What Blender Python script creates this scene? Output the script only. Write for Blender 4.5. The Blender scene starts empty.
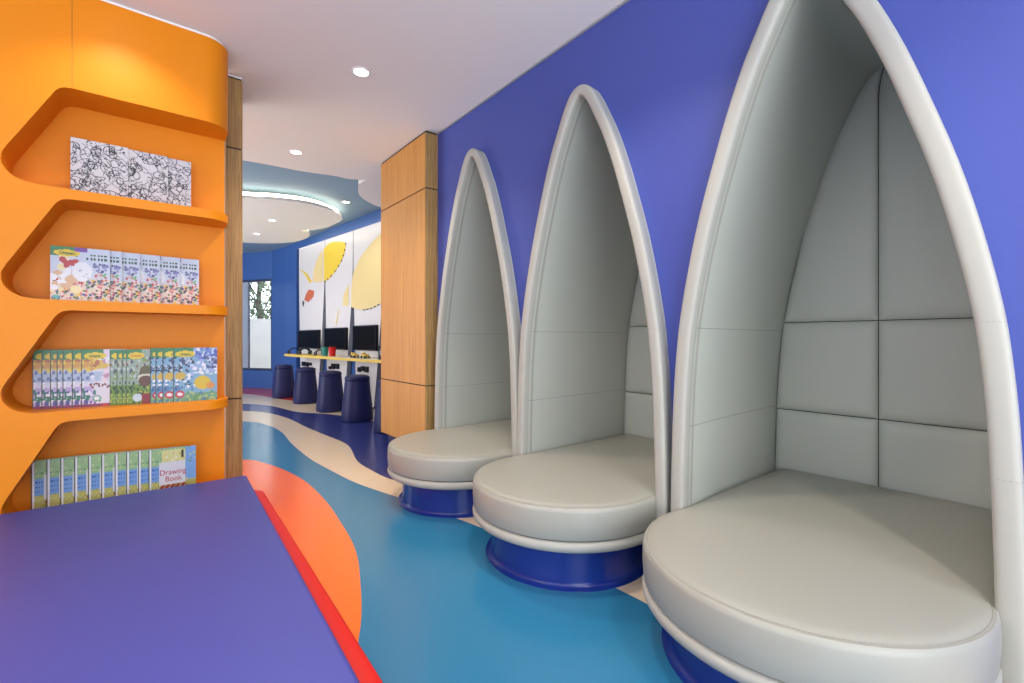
import bpy, bmesh, math, random
import numpy as np
from mathutils import Vector

S = bpy.context.scene
C = S.collection
PI = math.pi

# ------------------------------------------------------------------ camera, world, big lights, exposure
YAW = math.radians(38.33)
CAM_H = 1.02
cam_d = bpy.data.cameras.new('camera')
cam_d.sensor_width = 36.0
cam_d.lens = 463.0 / 1024.0 * 36.0
cam_d.shift_y = -2.2 / 1024.0
cam_d.clip_start = 0.05
cam = bpy.data.objects.new('camera', cam_d)
cam.location = (0, 0, CAM_H)
cam.rotation_euler = (PI / 2, 0, -YAW)
C.objects.link(cam)
S.camera = cam

w = bpy.data.worlds.new('daylight')
w.use_nodes = True
w.node_tree.nodes['Background'].inputs[0].default_value = (0.80, 0.90, 1.0, 1)
w.node_tree.nodes['Background'].inputs[1].default_value = 4.2
S.world = w


def area(name, loc, rot, sx, sy, energy, color):
    d = bpy.data.lights.new(name, 'AREA')
    d.shape = 'RECTANGLE'
    d.size, d.size_y = sx, sy
    d.energy, d.color = energy, color
    o = bpy.data.objects.new(name, d)
    o.location, o.rotation_euler = loc, rot
    C.objects.link(o)
    return o


# daylight entering by the glazed front behind the camera; added fills off the windowless left wall
area('daylight_front', (-0.6, -3.15, 1.35), (PI / 2, 0, 0), 4.2, 2.1, 62, (0.93, 0.96, 1.0))
area('side_fill', (-2.95, 0.6, 1.5), (PI / 2, 0, -PI / 2), 3.0, 1.8, 45, (0.96, 0.97, 1.0))  # added fill light from the left, no window there

area('far_side_fill', (-3.2, 8.2, 1.5), (PI / 2, 0, -PI / 2), 4.5, 2.0, 170, (0.95, 0.97, 1.0))  # added out-of-view fill to brighten the mural, stools and far wall
area('ceiling_fill', (-0.4, -2.0, 0.03), (PI, 0, 0), 3.8, 2.0, 135, (1.0, 0.93, 0.88))  # added upward fill behind the camera, brightens the ceiling
area('ceiling_fill_far', (-1.5, 6.6, 0.03), (PI, 0, 0), 2.4, 5.0, 120, (1.0, 0.90, 0.80))  # added upward fill out of view, lifts the far ceiling
sun_d = bpy.data.lights.new('sun', 'SUN')
sun_d.energy = 5.0
sun_d.angle = math.radians(1.0)
sun_d.color = (1.0, 0.95, 0.88)
sun = bpy.data.objects.new('sun', sun_d)
sun.rotation_euler = (math.radians(38), 0, math.radians(12))
C.objects.link(sun)

S.view_settings.view_transform = 'Standard'
S.view_settings.look = 'None'
S.view_settings.gamma = 1.0
S.view_settings.use_curve_mapping = False
S.view_settings.exposure = -0.06
S.cycles.use_denoising = True
S.cycles.max_bounces = 8

random.seed(4)
rng = np.random.default_rng(7)

# ------------------------------------------------------------------ materials


def srgb(r, g, b):
    def f(c):
        c /= 255.0
        return c / 12.92 if c <= 0.04045 else ((c + 0.055) / 1.055) ** 2.4
    return (f(r), f(g), f(b), 1.0)


def mat(name, col, rough=0.5, metal=0.0, spec=0.5, bump=None, noise=None, coat=0.0, emit=None):
    m = bpy.data.materials.new(name)
    m.use_nodes = True
    nt = m.node_tree
    b = nt.nodes['Principled BSDF']
    b.inputs['Base Color'].default_value = col
    b.inputs['Roughness'].default_value = rough
    b.inputs['Metallic'].default_value = metal
    b.inputs['Specular IOR Level'].default_value = spec
    b.inputs['Coat Weight'].default_value = coat
    b.inputs['Coat Roughness'].default_value = 0.15
    if emit:
        b.inputs['Emission Color'].default_value = emit[0]
        b.inputs['Emission Strength'].default_value = emit[1]
    tc = nt.nodes.new('ShaderNodeTexCoord')
    if bump:
        n = nt.nodes.new('ShaderNodeTexNoise')
        n.inputs['Scale'].default_value = bump[0]
        n.inputs['Detail'].default_value = 3
        bn = nt.nodes.new('ShaderNodeBump')
        bn.inputs['Strength'].default_value = bump[1]
        bn.inputs['Distance'].default_value = bump[2] if len(bump) > 2 else 0.002
        nt.links.new(tc.outputs['Object'], n.inputs['Vector'])
        nt.links.new(n.outputs['Fac'], bn.inputs['Height'])
        nt.links.new(bn.outputs['Normal'], b.inputs['Normal'])
    if noise:   # (scale, second colour)
        n = nt.nodes.new('ShaderNodeTexNoise')
        n.inputs['Scale'].default_value = noise[0]
        n.inputs['Detail'].default_value = 4
        mx = nt.nodes.new('ShaderNodeMix')
        mx.data_type = 'RGBA'
        mx.inputs['A'].default_value = col
        mx.inputs['B'].default_value = noise[1]
        nt.links.new(tc.outputs['Object'], n.inputs['Vector'])
        nt.links.new(n.outputs['Fac'], mx.inputs['Factor'])
        nt.links.new(mx.outputs['Result'], b.inputs['Base Color'])
    return m


def wood_mat(name, c1, c2, c3, zscale=1.2, xs=38.0, rough=0.42):
    m = bpy.data.materials.new(name)
    m.use_nodes = True
    nt = m.node_tree
    b = nt.nodes['Principled BSDF']
    tc = nt.nodes.new('ShaderNodeTexCoord')
    mp = nt.nodes.new('ShaderNodeMapping')
    mp.inputs['Scale'].default_value = (xs, xs, zscale)
    n = nt.nodes.new('ShaderNodeTexNoise')
    n.inputs['Scale'].default_value = 1.6
    n.inputs['Detail'].default_value = 7
    n.inputs['Roughness'].default_value = 0.62
    n.inputs['Distortion'].default_value = 0.6
    mp2 = nt.nodes.new('ShaderNodeMapping')
    mp2.inputs['Scale'].default_value = (xs * 5, xs * 5, zscale * 4)
    n2 = nt.nodes.new('ShaderNodeTexNoise')
    n2.inputs['Scale'].default_value = 1.5
    n2.inputs['Detail'].default_value = 3
    cr = nt.nodes.new('ShaderNodeValToRGB')
    cr.color_ramp.elements[0].position = 0.32
    cr.color_ramp.elements[0].color = c1
    cr.color_ramp.elements[1].position = 0.66
    cr.color_ramp.elements[1].color = c2
    mx = nt.nodes.new('ShaderNodeMix')
    mx.data_type = 'RGBA'
    mx.inputs['B'].default_value = c3
    cr2 = nt.nodes.new('ShaderNodeValToRGB')
    cr2.color_ramp.elements[0].position = 0.52
    cr2.color_ramp.elements[0].color = (0, 0, 0, 1)
    cr2.color_ramp.elements[1].position = 0.75
    cr2.color_ramp.elements[1].color = (0.75, 0.75, 0.75, 1)
    L = nt.links.new
    L(tc.outputs['Object'], mp.inputs['Vector'])
    L(tc.outputs['Object'], mp2.inputs['Vector'])
    L(mp.outputs['Vector'], n.inputs['Vector'])
    L(mp2.outputs['Vector'], n2.inputs['Vector'])
    L(n.outputs['Fac'], cr.inputs['Fac'])
    L(n2.outputs['Fac'], cr2.inputs['Fac'])
    L(cr.outputs['Color'], mx.inputs['A'])
    L(cr2.outputs['Color'], mx.inputs['Factor'])
    L(mx.outputs['Result'], b.inputs['Base Color'])
    b.inputs['Roughness'].default_value = rough
    return m


def print_mat(name, rough=0.35):
    """printed paper: reads the ink colours stored on the faces"""
    m = bpy.data.materials.new(name)
    m.use_nodes = True
    nt = m.node_tree
    a = nt.nodes.new('ShaderNodeVertexColor')
    a.layer_name = 'ink'
    nt.links.new(a.outputs['Color'], nt.nodes['Principled BSDF'].inputs['Base Color'])
    nt.nodes['Principled BSDF'].inputs['Roughness'].default_value = rough
    return m


M = {
    'orange': mat('orange_lacquer', (0.76, 0.235, 0.002, 1), 0.48, spec=0.3),
    'violet': mat('violet_wall_paint', (0.058, 0.082, 0.345, 1), 0.46, spec=0.35, bump=(90, 0.05, 0.001)),
    'blue_wall': mat('blue_wall_paint', (0.036, 0.112, 0.37, 1), 0.45),
    'ceiling': mat('ceiling_paint', (0.80, 0.785, 0.755, 1), 0.8),
    'white_trim': mat('white_trim', (0.85, 0.85, 0.84, 1), 0.6),
    'blue_ceiling': mat('pale_blue_ceiling_paint', (0.20, 0.32, 0.45, 1), 0.7),
    'room_wall': mat('warm_white_paint', (0.62, 0.58, 0.54, 1), 0.8),
    'leather': mat('grey_green_leatherette', (0.475, 0.505, 0.462, 1), 0.46, bump=(260, 0.10, 0.001)),
    'rim': mat('rim_leatherette', (0.395, 0.395, 0.360, 1), 0.52, spec=0.4, bump=(260, 0.10, 0.001)),
    'seat': mat('seat_leatherette', (0.345, 0.345, 0.305, 1), 0.36, bump=(260, 0.10, 0.001)),
    'thread': mat('dark_thread', (0.17, 0.17, 0.16, 1), 0.8),
    'thread_light': mat('light_thread', (0.62, 0.60, 0.56, 1), 0.8),
    'thread_mid': mat('grey_thread', (0.30, 0.295, 0.27, 1), 0.8),
    'seam': mat('dark_seam', (0.035, 0.036, 0.035, 1), 0.8),
    'plinth': mat('glossy_blue_laminate', (0.012, 0.035, 0.26, 1), 0.22),
    'bench': mat('violet_vinyl', (0.056, 0.064, 0.31, 1), 0.5, spec=0.35, bump=(200, 0.06, 0.001)),
    'red': mat('red_laminate', (0.62, 0.008, 0.006, 1), 0.45, spec=0.3),
    'navy': mat('navy_leatherette', (0.014, 0.018, 0.098, 1), 0.5, spec=0.35),
    'oak': wood_mat('honey_oak_veneer', srgb(186, 126, 52), srgb(206, 148, 68), srgb(176, 114, 44), 0.8, 20),
    'oak_end': wood_mat('oak_edge', srgb(128, 98, 54), srgb(178, 142, 86), srgb(98, 72, 38), 1.4, 48, 0.6),  # coarse grain; darker tone puts the narrow side's weaker light into the colour
    'dark': mat('shadow_gap_black', (0.012, 0.011, 0.010, 1), 0.8),
    'black': mat('black_plastic', (0.008, 0.008, 0.009, 1), 0.35),
    'screen': mat('black_glass', (0.002, 0.002, 0.002, 1), 0.4, spec=0.1),
    'panel_white': mat('white_gloss_panel', (0.78, 0.77, 0.79, 1), 0.25),
    'panel_side': mat('grey_panel_side', (0.30, 0.32, 0.36, 1), 0.4),
    'yellow_top': mat('yellow_worktop', (0.80, 0.58, 0.12, 1), 0.4),
    'yellow_print': mat('golden_yellow_ink', (0.90, 0.66, 0.06, 1), 0.3),
    'pale_yellow_print': mat('pale_yellow_ink', (0.86, 0.70, 0.33, 1), 0.3),
    'coral': mat('coral_ink', (0.62, 0.16, 0.07, 1), 0.4),
    'teal': mat('teal_plastic', (0.01, 0.22, 0.19, 1), 0.4),
    'frame': mat('grey_window_frame', (0.07, 0.08, 0.11, 1), 0.4),
    'jamb': mat('pale_blue_reveal', (0.33, 0.40, 0.52, 1), 0.5),
    'lamp': mat('lamp_lens', (1, 1, 1, 1), 0.5, emit=((1.0, 0.93, 0.80, 1), 14)),
    'cove': mat('cove_strip', (1, 1, 1, 1), 0.5, emit=((1.0, 0.82, 0.55, 1), 8)),
    'leaf': mat('foliage', (0.035, 0.065, 0.03, 1), 0.7, noise=(6, (0.09, 0.13, 0.07, 1))),
    'bark': mat('bark', (0.06, 0.05, 0.04, 1), 0.9),
    'render_white': mat('white_garden_wall', (0.33, 0.33, 0.32, 1), 0.9, noise=(3, (0.26, 0.26, 0.26, 1))),
    'paving': mat('pale_paving', (0.25, 0.25, 0.24, 1), 0.9),
    'print': print_mat('printed_cover'),
    'page': mat('page_block', (0.75, 0.73, 0.68, 1), 0.8),
    'f_teal': mat('teal_blue_vinyl', (0.028, 0.190, 0.360, 1), 0.20, spec=0.5),
    'f_orange': mat('orange_vinyl', (0.95, 0.17, 0.008, 1), 0.20),
    'f_cream': mat('cream_vinyl', (0.80, 0.65, 0.48, 1), 0.20),
    'f_navy': mat('navy_vinyl', (0.030, 0.042, 0.200, 1), 0.20),
    'f_red': mat('red_vinyl', (0.62, 0.045, 0.025, 1), 0.20),
}
gl = bpy.data.materials.new('window_glass')
gl.use_nodes = True
gb = gl.node_tree.nodes['Principled BSDF']
gb.inputs['Base Color'].default_value = (1, 1, 1, 1)
gb.inputs['Roughness'].default_value = 0.0
gb.inputs['IOR'].default_value = 1.45
gb.inputs['Transmission Weight'].default_value = 1.0
M['glass'] = gl

# ------------------------------------------------------------------ mesh helpers


class MB:
    def __init__(self):
        self.v, self.f, self.m = [], [], []

    def face(self, pts, mi=0):
        k = len(self.v)
        self.v += [tuple(p) for p in pts]
        self.f.append(list(range(k, k + len(pts))))
        self.m.append(mi)

    def box(self, x0, x1, y0, y1, z0, z1, mi=0):
        k = len(self.v)
        self.v += [(x0, y0, z0), (x1, y0, z0), (x1, y1, z0), (x0, y1, z0), (x0, y0, z1), (x1, y0, z1), (x1, y1, z1), (x0, y1, z1)]
        for q in ((0, 3, 2, 1), (4, 5, 6, 7), (0, 1, 5, 4), (1, 2, 6, 5), (2, 3, 7, 6), (3, 0, 4, 7)):
            self.f.append([k + i for i in q])
            self.m.append(mi)

    def loft(self, loops, closed=True, cap0=False, cap1=False, mi=0, ring=False):
        k = len(self.v)
        n = len(loops[0])
        for L in loops:
            self.v += [tuple(p) for p in L]
        nl = len(loops)
        for a in range(nl if ring else nl - 1):
            b = (a + 1) % nl
            for i in range(n if closed else n - 1):
                j = (i + 1) % n
                self.f.append([k + a * n + i, k + a * n + j, k + b * n + j, k + b * n + i])
                self.m.append(mi)
        if cap0:
            self.f.append([k + i for i in range(n)][::-1])
            self.m.append(mi)
        if cap1:
            self.f.append([k + (nl - 1) * n + i for i in range(n)])
            self.m.append(mi)

    def prism(self, pts, z0, z1, mi=0):
        """plan polygon pulled up from z0 to z1"""
        self.loft([[(x, y, z0) for x, y in pts], [(x, y, z1) for x, y in pts]], True, True, True, mi)

    def cyl(self, c, r0, r1, z0, z1, n=24, mi=0):
        cx, cy = c
        a = [(cx + r0 * math.cos(t), cy + r0 * math.sin(t), z0) for t in np.linspace(0, 2 * PI, n, False)]
        b = [(cx + r1 * math.cos(t), cy + r1 * math.sin(t), z1) for t in np.linspace(0, 2 * PI, n, False)]
        self.loft([a, b], True, True, True, mi)

    def tube(self, pts, r, n=6, mi=0, closed=False):
        pts = [Vector(p) for p in pts]
        loops = []
        N = len(pts)
        for i, p in enumerate(pts):
            if closed:
                d = pts[(i + 1) % N] - pts[i - 1]
            else:
                d = pts[min(i + 1, N - 1)] - pts[max(i - 1, 0)]
            d.normalize()
            u = d.cross(Vector((0, 0, 1)))
            if u.length < 0.05:
                u = d.cross(Vector((1, 0, 0)))
            u.normalize()
            q = d.cross(u)
            loops.append([p + u * r * math.cos(t) + q * r * math.sin(t) for t in np.linspace(0, 2 * PI, n, False)])
        self.loft(loops, True, not closed, not closed, mi, ring=closed)

    def build(self, name, mats, parent=None, smooth=False, bevel=0, loc=None, weld=True, solid=True):
        me = bpy.data.meshes.new(name)
        me.from_pydata(self.v, [], self.f)
        if not isinstance(mats, (list, tuple)):
            mats = [mats]
        for m in mats:
            me.materials.append(m)
        me.polygons.foreach_set('material_index', self.m)
        bm = bmesh.new()
        bm.from_mesh(me)
        if weld:
            bmesh.ops.remove_doubles(bm, verts=bm.verts, dist=1e-5)
        if bevel:
            bmesh.ops.bevel(bm, geom=[e for e in bm.edges if e.is_manifold and e.calc_face_angle(0) > 0.5], offset=bevel, segments=2, affect='EDGES', clamp_overlap=True)
        if solid:
            bmesh.ops.recalc_face_normals(bm, faces=bm.faces)
        if smooth:
            for f in bm.faces:
                f.smooth = True
            for e in bm.edges:
                if e.is_manifold and e.calc_face_angle(0) > math.radians(42):
                    e.smooth = False
        bm.to_mesh(me)
        bm.free()
        o = bpy.data.objects.new(name, me)
        C.objects.link(o)
        if parent:
            o.parent = parent
        if loc:
            o.location = loc
        return o


def thing(name, label, cat, loc=(0, 0, 0), rz=0, group=None):
    o = bpy.data.objects.new(name, None)
    o.empty_display_size = 0.1
    C.objects.link(o)
    o.location = loc
    o.rotation_euler = (0, 0, rz)
    o['label'] = label
    o['category'] = cat
    if group:
        o['group'] = group
    return o


def tag(o, label, cat, group=None, kind=None):
    o['label'] = label
    o['category'] = cat
    if group:
        o['group'] = group
    if kind:
        o['kind'] = kind
    return o


def struct(o, label=None):
    o['kind'] = 'structure'
    if label:
        o['label'] = label
    return o


def dup(root, label=None, loc=None, rz=None):
    r = root.copy()
    C.objects.link(r)
    if label:
        r['label'] = label
    if loc is not None:
        r.location = loc
    if rz is not None:
        r.rotation_euler = (0, 0, rz)
    for ch in list(root.children):
        c = ch.copy()
        C.objects.link(c)
        c.parent = r
        for g in list(ch.children):
            d = g.copy()
            C.objects.link(d)
            d.parent = c
    return r


def smooth_curve(pts, k=6, closed=False):
    """Catmull-Rom through 2-D or 3-D points"""
    P = [np.array(p, float) for p in pts]
    n = len(P)
    out = []
    rngi = range(n) if closed else range(n - 1)
    for i in rngi:
        p0 = P[i - 1] if (closed or i > 0) else 2 * P[0] - P[1]
        p1, p2 = P[i], P[(i + 1) % n]
        p3 = P[(i + 2) % n] if (closed or i + 2 < n) else 2 * P[-1] - P[-2]
        for t in np.linspace(0, 1, k, False):
            out.append(tuple(0.5 * ((2 * p1) + (p2 - p0) * t + (2 * p0 - 5 * p1 + 4 * p2 - p3) * t * t + (3 * p1 - p0 - 3 * p2 + p3) * t ** 3)))
    if not closed:
        out.append(tuple(P[-1]))
    return out


# ------------------------------------------------------------------ the setting
ZC = 2.60          # height of the main ceiling
ZB = 2.84          # height of the blue ceiling beyond
WX = 1.76          # plane of the violet wall
FAR_TILT = 0.11    # the mural wall runs slightly askew


def far(k, y):
    return k - FAR_TILT * y


# floor: one sheet of inlaid vinyl colours
fl = MB()
fl.face([(-3.3, -3.3, 0), (3.2, -3.3, 0), (3.2, 12.6, 0), (-3.3, 12.6, 0)], 0)
cream_low = smooth_curve([(-3.2, 9.2), (-1.5, 8.4), (0.1, 7.35), (0.96, 6.57), (1.13, 6.1), (1.17, 5.57), (1.118, 4.89), (1.099, 4.2), (1.126, 3.72), (1.164, 3.31), (1.222, 3.02), (1.281, 2.78), (1.37, 2.35), (1.44, 1.95), (1.51, 1.25), (1.49, 0.9), (1.35, 0.3), (1.1, -0.6), (0.9, -1.6), (0.9, -3.2)])
cream_up = smooth_curve([(-3.2, 10.4), (-1.5, 9.5), (0.3, 8.3), (1.101, 7.53), (1.33, 7.1), (1.439, 6.45), (1.46, 5.71), (1.502, 5.06), (1.53, 4.65), (1.505, 4.35), (1.39, 3.85), (1.377, 3.52), (1.41, 3.16), (1.6, 2.8), (1.9, 2.4), (2.5, 2.0), (3.1, 1.6)])
navy_up = smooth_curve([(-3.2, 10.9), (-1.5, 10.1), (0.4, 9.0), (1.213, 8.35), (1.5, 7.82), (1.66, 6.98), (1.918, 6.54), (2.04, 6.26), (2.184, 5.64), (2.6, 5.2), (3.1, 5.0)])
red_up = smooth_curve([(-3.2, 12.0), (-1.0, 11.8), (0.8, 10.9), (1.434, 9.87), (1.68, 9.2), (1.80, 8.6), (2.0, 8.15), (2.3, 8.0), (3.1, 7.9)])
fl.face([(x, y, 0.0006) for x, y in cream_low] + [(3.2, -3.2, 0.0006), (3.2, 12.5, 0.0006), (-3.2, 12.5, 0.0006)], 1)
fl.face([(x, y, 0.0012) for x, y in cream_up] + [(3.1, 12.5, 0.0012), (-3.2, 12.5, 0.0012)], 2)
fl.face([(x, y, 0.0018) for x, y in navy_up] + [(3.1, 12.5, 0.0018), (-3.2, 12.5, 0.0018)], 1)
fl.face([(x, y, 0.0024) for x, y in red_up] + [(3.1, 12.5, 0.0024), (-3.2, 12.5, 0.0024)], 3)
ob = smooth_curve([(-1.5, 4.2), (-0.6, 4.9), (0.2, 4.9), (0.656, 4.486), (0.76, 4.28), (0.845, 3.95), (0.892, 3.6), (0.900, 3.30), (0.885, 2.95), (0.850, 2.6), (0.80, 2.25), (0.715, 1.947), (0.57, 1.565), (0.3, 1.1), (-0.4, 0.9), (-1.3, 1.3), (-1.9, 2.6)], 8, True)
fl.face([(x, y, 0.0006) for x, y in ob], 4)
struct(fl.build('floor', [M['f_teal'], M['f_cream'], M['f_navy'], M['f_red'], M['f_orange']], weld=False, solid=False))

# ceiling: the main white slab with its wavy far edge
edge = smooth_curve([(-3.3, 5.6), (-1.5, 5.2), (-0.3, 4.85), (0.68, 4.68), (1.006, 4.65), (1.138, 4.645), (1.337, 4.60), (1.46, 4.575), (1.57, 4.58), (1.712, 4.50)], 5)
edge2 = smooth_curve([(1.712, 4.50), (1.70, 4.66), (1.745, 4.80), (1.80, 4.95), (1.895, 5.10), (2.037, 5.23), (2.193, 5.315), (2.6, 5.35), (3.2, 5.2)], 5)
ce = MB()
ce.prism([(-3.3, -3.3), ] + [(3.2, -3.3)] + (edge + edge2[1:])[::-1], ZC, ZC + 0.05)
struct(ce.build('ceiling', M['ceiling'], weld=False))
bc = MB()
bc.box(-3.3, 3.3, 4.0, 12.7, ZB, ZB + 0.06)
bc.box(-3.3, 3.3, 4.0, 4.06, ZC + 0.02, ZB)
bc.box(3.2, 3.3, 4.0, 12.7, 0, ZB)
struct(bc.build('ceiling', M['blue_ceiling']), 'pale blue raised ceiling of the far zone')
# lit lip that hides behind the cusp of the white ceiling
cv = MB()
cv.tube([(x + 0.035 , y, ZC + 0.075) for x, y in edge2[1:7]], 0.012)
struct(cv.build('trim_4', M['cove'], smooth=True), 'lit strip above the ceiling edge')

# violet wall, cut to the three arches
arch_tab = [(0.0, .470), (.34, .467), (.6, .461), (.8, .453), (.95, .442), (1.1, .425), (1.3, .388), (1.5, .341), (1.7, .282), (1.85, .234), (2.0, .177), (2.1, .129), (2.17, .094), (2.22, .064), (2.250, .037)]
arch_half = [(y, z) for z, y in arch_tab]
ARCH = smooth_curve([(y, z) for y, z in arch_half] + [(0, 2.264)] + [(-y, z) for y, z in arch_half[::-1]], 3)   # from +side up and over to -side


def arch_hw(z, n=0.0):
    zs = [a[1] for a in ARCH[:len(ARCH) // 2 + 1]]
    ys = [a[0] for a in ARCH[:len(ARCH) // 2 + 1]]
    return float(np.interp(z, zs, ys)) + n


def arch_offset(n):
    out = []
    for i, (y, z) in enumerate(ARCH):
        a = np.array(ARCH[max(i - 1, 0)])
        b = np.array(ARCH[min(i + 1, len(ARCH) - 1)])
        d = (b - a) / np.linalg.norm(b - a)
        out.append((y + n * d[1], z - n * d[0]))
    return out


PODS = [(0.600, 0.347), (1.608, 0.368), (2.590, 0.366)]
wl = MB()
ycur = -3.3
for cy, _ in PODS:
    o_ = arch_offset(0.016)
    pts = sorted([(cy + y, z) for y, z in o_])
    y0 = pts[0][0]
    wl.face([(WX, ycur, 0), (WX, y0, 0), (WX, y0, ZC), (WX, ycur, ZC)])
    for (ya, za), (yb, zb) in zip(pts[:-1], pts[1:]):
        if yb - ya < 1e-6:
            continue
        wl.face([(WX, ya, za), (WX, yb, zb), (WX, yb, ZC), (WX, ya, ZC)])
    ycur = pts[-1][0]
wl.face([(WX, ycur, 0), (WX, 3.99, 0), (WX, 3.99, ZC), (WX, ycur, ZC)])
struct(wl.build('wall_right', M['violet'], weld=False, solid=False))
t = MB()
t.box(WX - 0.012, WX, -3.3, 3.145, ZC - 0.010, ZC)  # grey strip stands in for the shaded line of a gap
struct(t.build('trim_1', M['panel_side']), 'narrow grey strip drawn for the shadow gap where the violet wall meets the ceiling')

# walls that close the room behind and to the left of the camera, the back one glazed
b = MB()
b.box(-3.3, -2.7, -3.3, -3.2, 0, ZC)
b.box(1.5, WX, -3.3, -3.2, 0, ZC)
b.box(-2.7, 1.5, -3.3, -3.2, 2.45, ZC)
b.box(-2.7, 1.5, -3.3, -3.2, 0, 0.25)
struct(b.build('wall_back', M['room_wall']))
b = MB()
b.box(-3.4, -3.3, -3.3, 12.6, 0, ZB)
struct(b.build('wall_left', M['room_wall']))
b = MB()
for x in (-2.7, -1.3, 0.1, 1.44):
    b.box(x, x + 0.06, -3.27, -3.22, 0.25, 2.45)
b.box(-2.7, 1.5, -3.27, -3.22, 0.25, 0.31)
b.box(-2.7, 1.5, -3.27, -3.22, 2.39, 2.45)
struct(b.build('window_2', M['frame']))

# mural wall, its blue bulkhead, and the curved blue wall with the window
b = MB()
ys = [3.99, 9.40]
b.loft([[(far(3.36, y), y, 0), (far(3.36, y), y, ZB), (far(3.46, y), y, ZB), (far(3.46, y), y, 0)] for y in ys], True, True, True)
b.face([(WX, 3.99, 0), (2.95, 3.99, 0), (2.95, 3.99, ZB), (WX, 3.99, ZB)])
struct(b.build('wall_mural_side', M['blue_wall'], solid=False, weld=False)).name = 'wall_far_right'
b = MB()
b.loft([[(far(3.25, y), y, z1), (far(3.25, y), y, ZB), (far(3.27, y), y, ZB), (far(3.27, y), y, z1)] for y, z1 in ((5.0, 2.66), (9.40, 2.715))], True, True, True)
struct(b.build('trim_2', M['blue_wall']), 'blue bulkhead above the mural')
cv = MB()
cv.tube([(far(3.285, 5.0), 5.0, 2.69), (far(3.285, 9.33), 9.33, 2.73)], 0.009)
struct(cv.build('trim_5', M['cove']), 'light strip tucked behind the bulkhead')

wp = [(far(3.25, 9.36), 9.36), (2.15, 9.95), (2.04, 10.55), (1.42, 11.50), (0.7, 12.15), (-0.6, 12.5), (-3.3, 12.6)]


def curved(b, pts, z0, z1, th=0.12):
    for (xa, ya), (xb, yb) in zip(pts[:-1], pts[1:]):
        d = Vector((xb - xa, yb - ya, 0)).normalized()
        n = Vector((d.y, -d.x, 0)) * th
        if n.y < 0:
            n = -n
        b.loft([[(xa, ya, z0), (xa, ya, z1), (xa + n.x, ya + n.y, z1), (xa + n.x, ya + n.y, z0)],
                [(xb, yb, z0), (xb, yb, z1), (xb + n.x, yb + n.y, z1), (xb + n.x, yb + n.y, z0)]], True, True, True)


b = MB()
curved(b, wp[:3], 0, ZB)
curved(b, wp[3:], 0, ZB)
A, B_ = np.array(wp[2]), np.array(wp[3])


def on_seg(s):
    return tuple(A + (B_ - A) * s)


WS0, WS1 = 0.03, 0.93
curved(b, [wp[2], on_seg(WS0)], 0, ZB)
curved(b, [on_seg(WS1), wp[3]], 0, ZB)
curved(b, [on_seg(WS0), on_seg(WS1)], 0, 0.40)
curved(b, [on_seg(WS0), on_seg(WS1)], 2.24, ZB)
struct(b.build('wall_far', M['blue_wall'], weld=False))
b = MB()
for z0, z1 in ((0.37, 0.42), (2.22, 2.27)):
    curved(b, [on_seg(WS0 - .02), on_seg(WS1)], z0, z1, 0.06)
curved(b, [on_seg(WS0 - .015), on_seg(WS0)], 0.40, 2.24, 0.05)
curved(b, [on_seg(0.90), on_seg(0.93)], 0.40, 2.24, 0.05)
wf = struct(b.build('window_1', M['frame'], weld=False))
b = MB()
curved(b, [on_seg(0.55), on_seg(0.86)], 0.42, 2.22, 0.03)
b.build('blind', M['jamb'], wf, weld=False)
b = MB()
curved(b, [on_seg(WS0), on_seg(0.58)], 0.42, 2.22, 0.006)
b.build('window_pane', M['glass'], wf, weld=False)

# floating white disc under the blue ceiling, with its cove light
DZ = 2.70
disc_pts = smooth_curve([(-0.6, 6.6), (0.1, 6.5), (0.893, 6.30), (1.12, 6.18), (1.33, 6.11), (1.53, 6.07), (1.73, 6.11), (1.91, 6.22), (2.07, 6.37), (2.165, 6.60), (2.16, 6.90), (2.13, 7.20), (2.02, 7.48)], 4)
disc_pts += smooth_curve([(1.86, 7.62), (2.02, 7.74), (2.09, 8.0), (2.08, 8.3), (1.98, 8.65), (1.75, 8.95), (1.31, 9.2), (0.6, 9.3), (-0.4, 9.0), (-1.0, 8.2), (-1.0, 7.2)], 4)
dc = thing('ceiling_disc', 'white wavy-edged disc hung below the blue ceiling with glowing rim', 'ceiling panel', (1.0, 7.4, DZ))
b = MB()
b.prism([(x - 1.0, y - 7.4) for x, y in disc_pts], 0, 0.035)
b.build('disc_panel', M['ceiling'], dc, weld=False)
b = MB()
cxy = np.array([0.9, 7.6])
strip = [(np.array(p) - cxy) * 0.965 + cxy for p in disc_pts]
b.tube([(p[0] - 1.0, p[1] - 7.4, 0.066) for p in strip], 0.020, 8, closed=True)
b.build('light_strip', M['cove'], dc)

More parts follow.
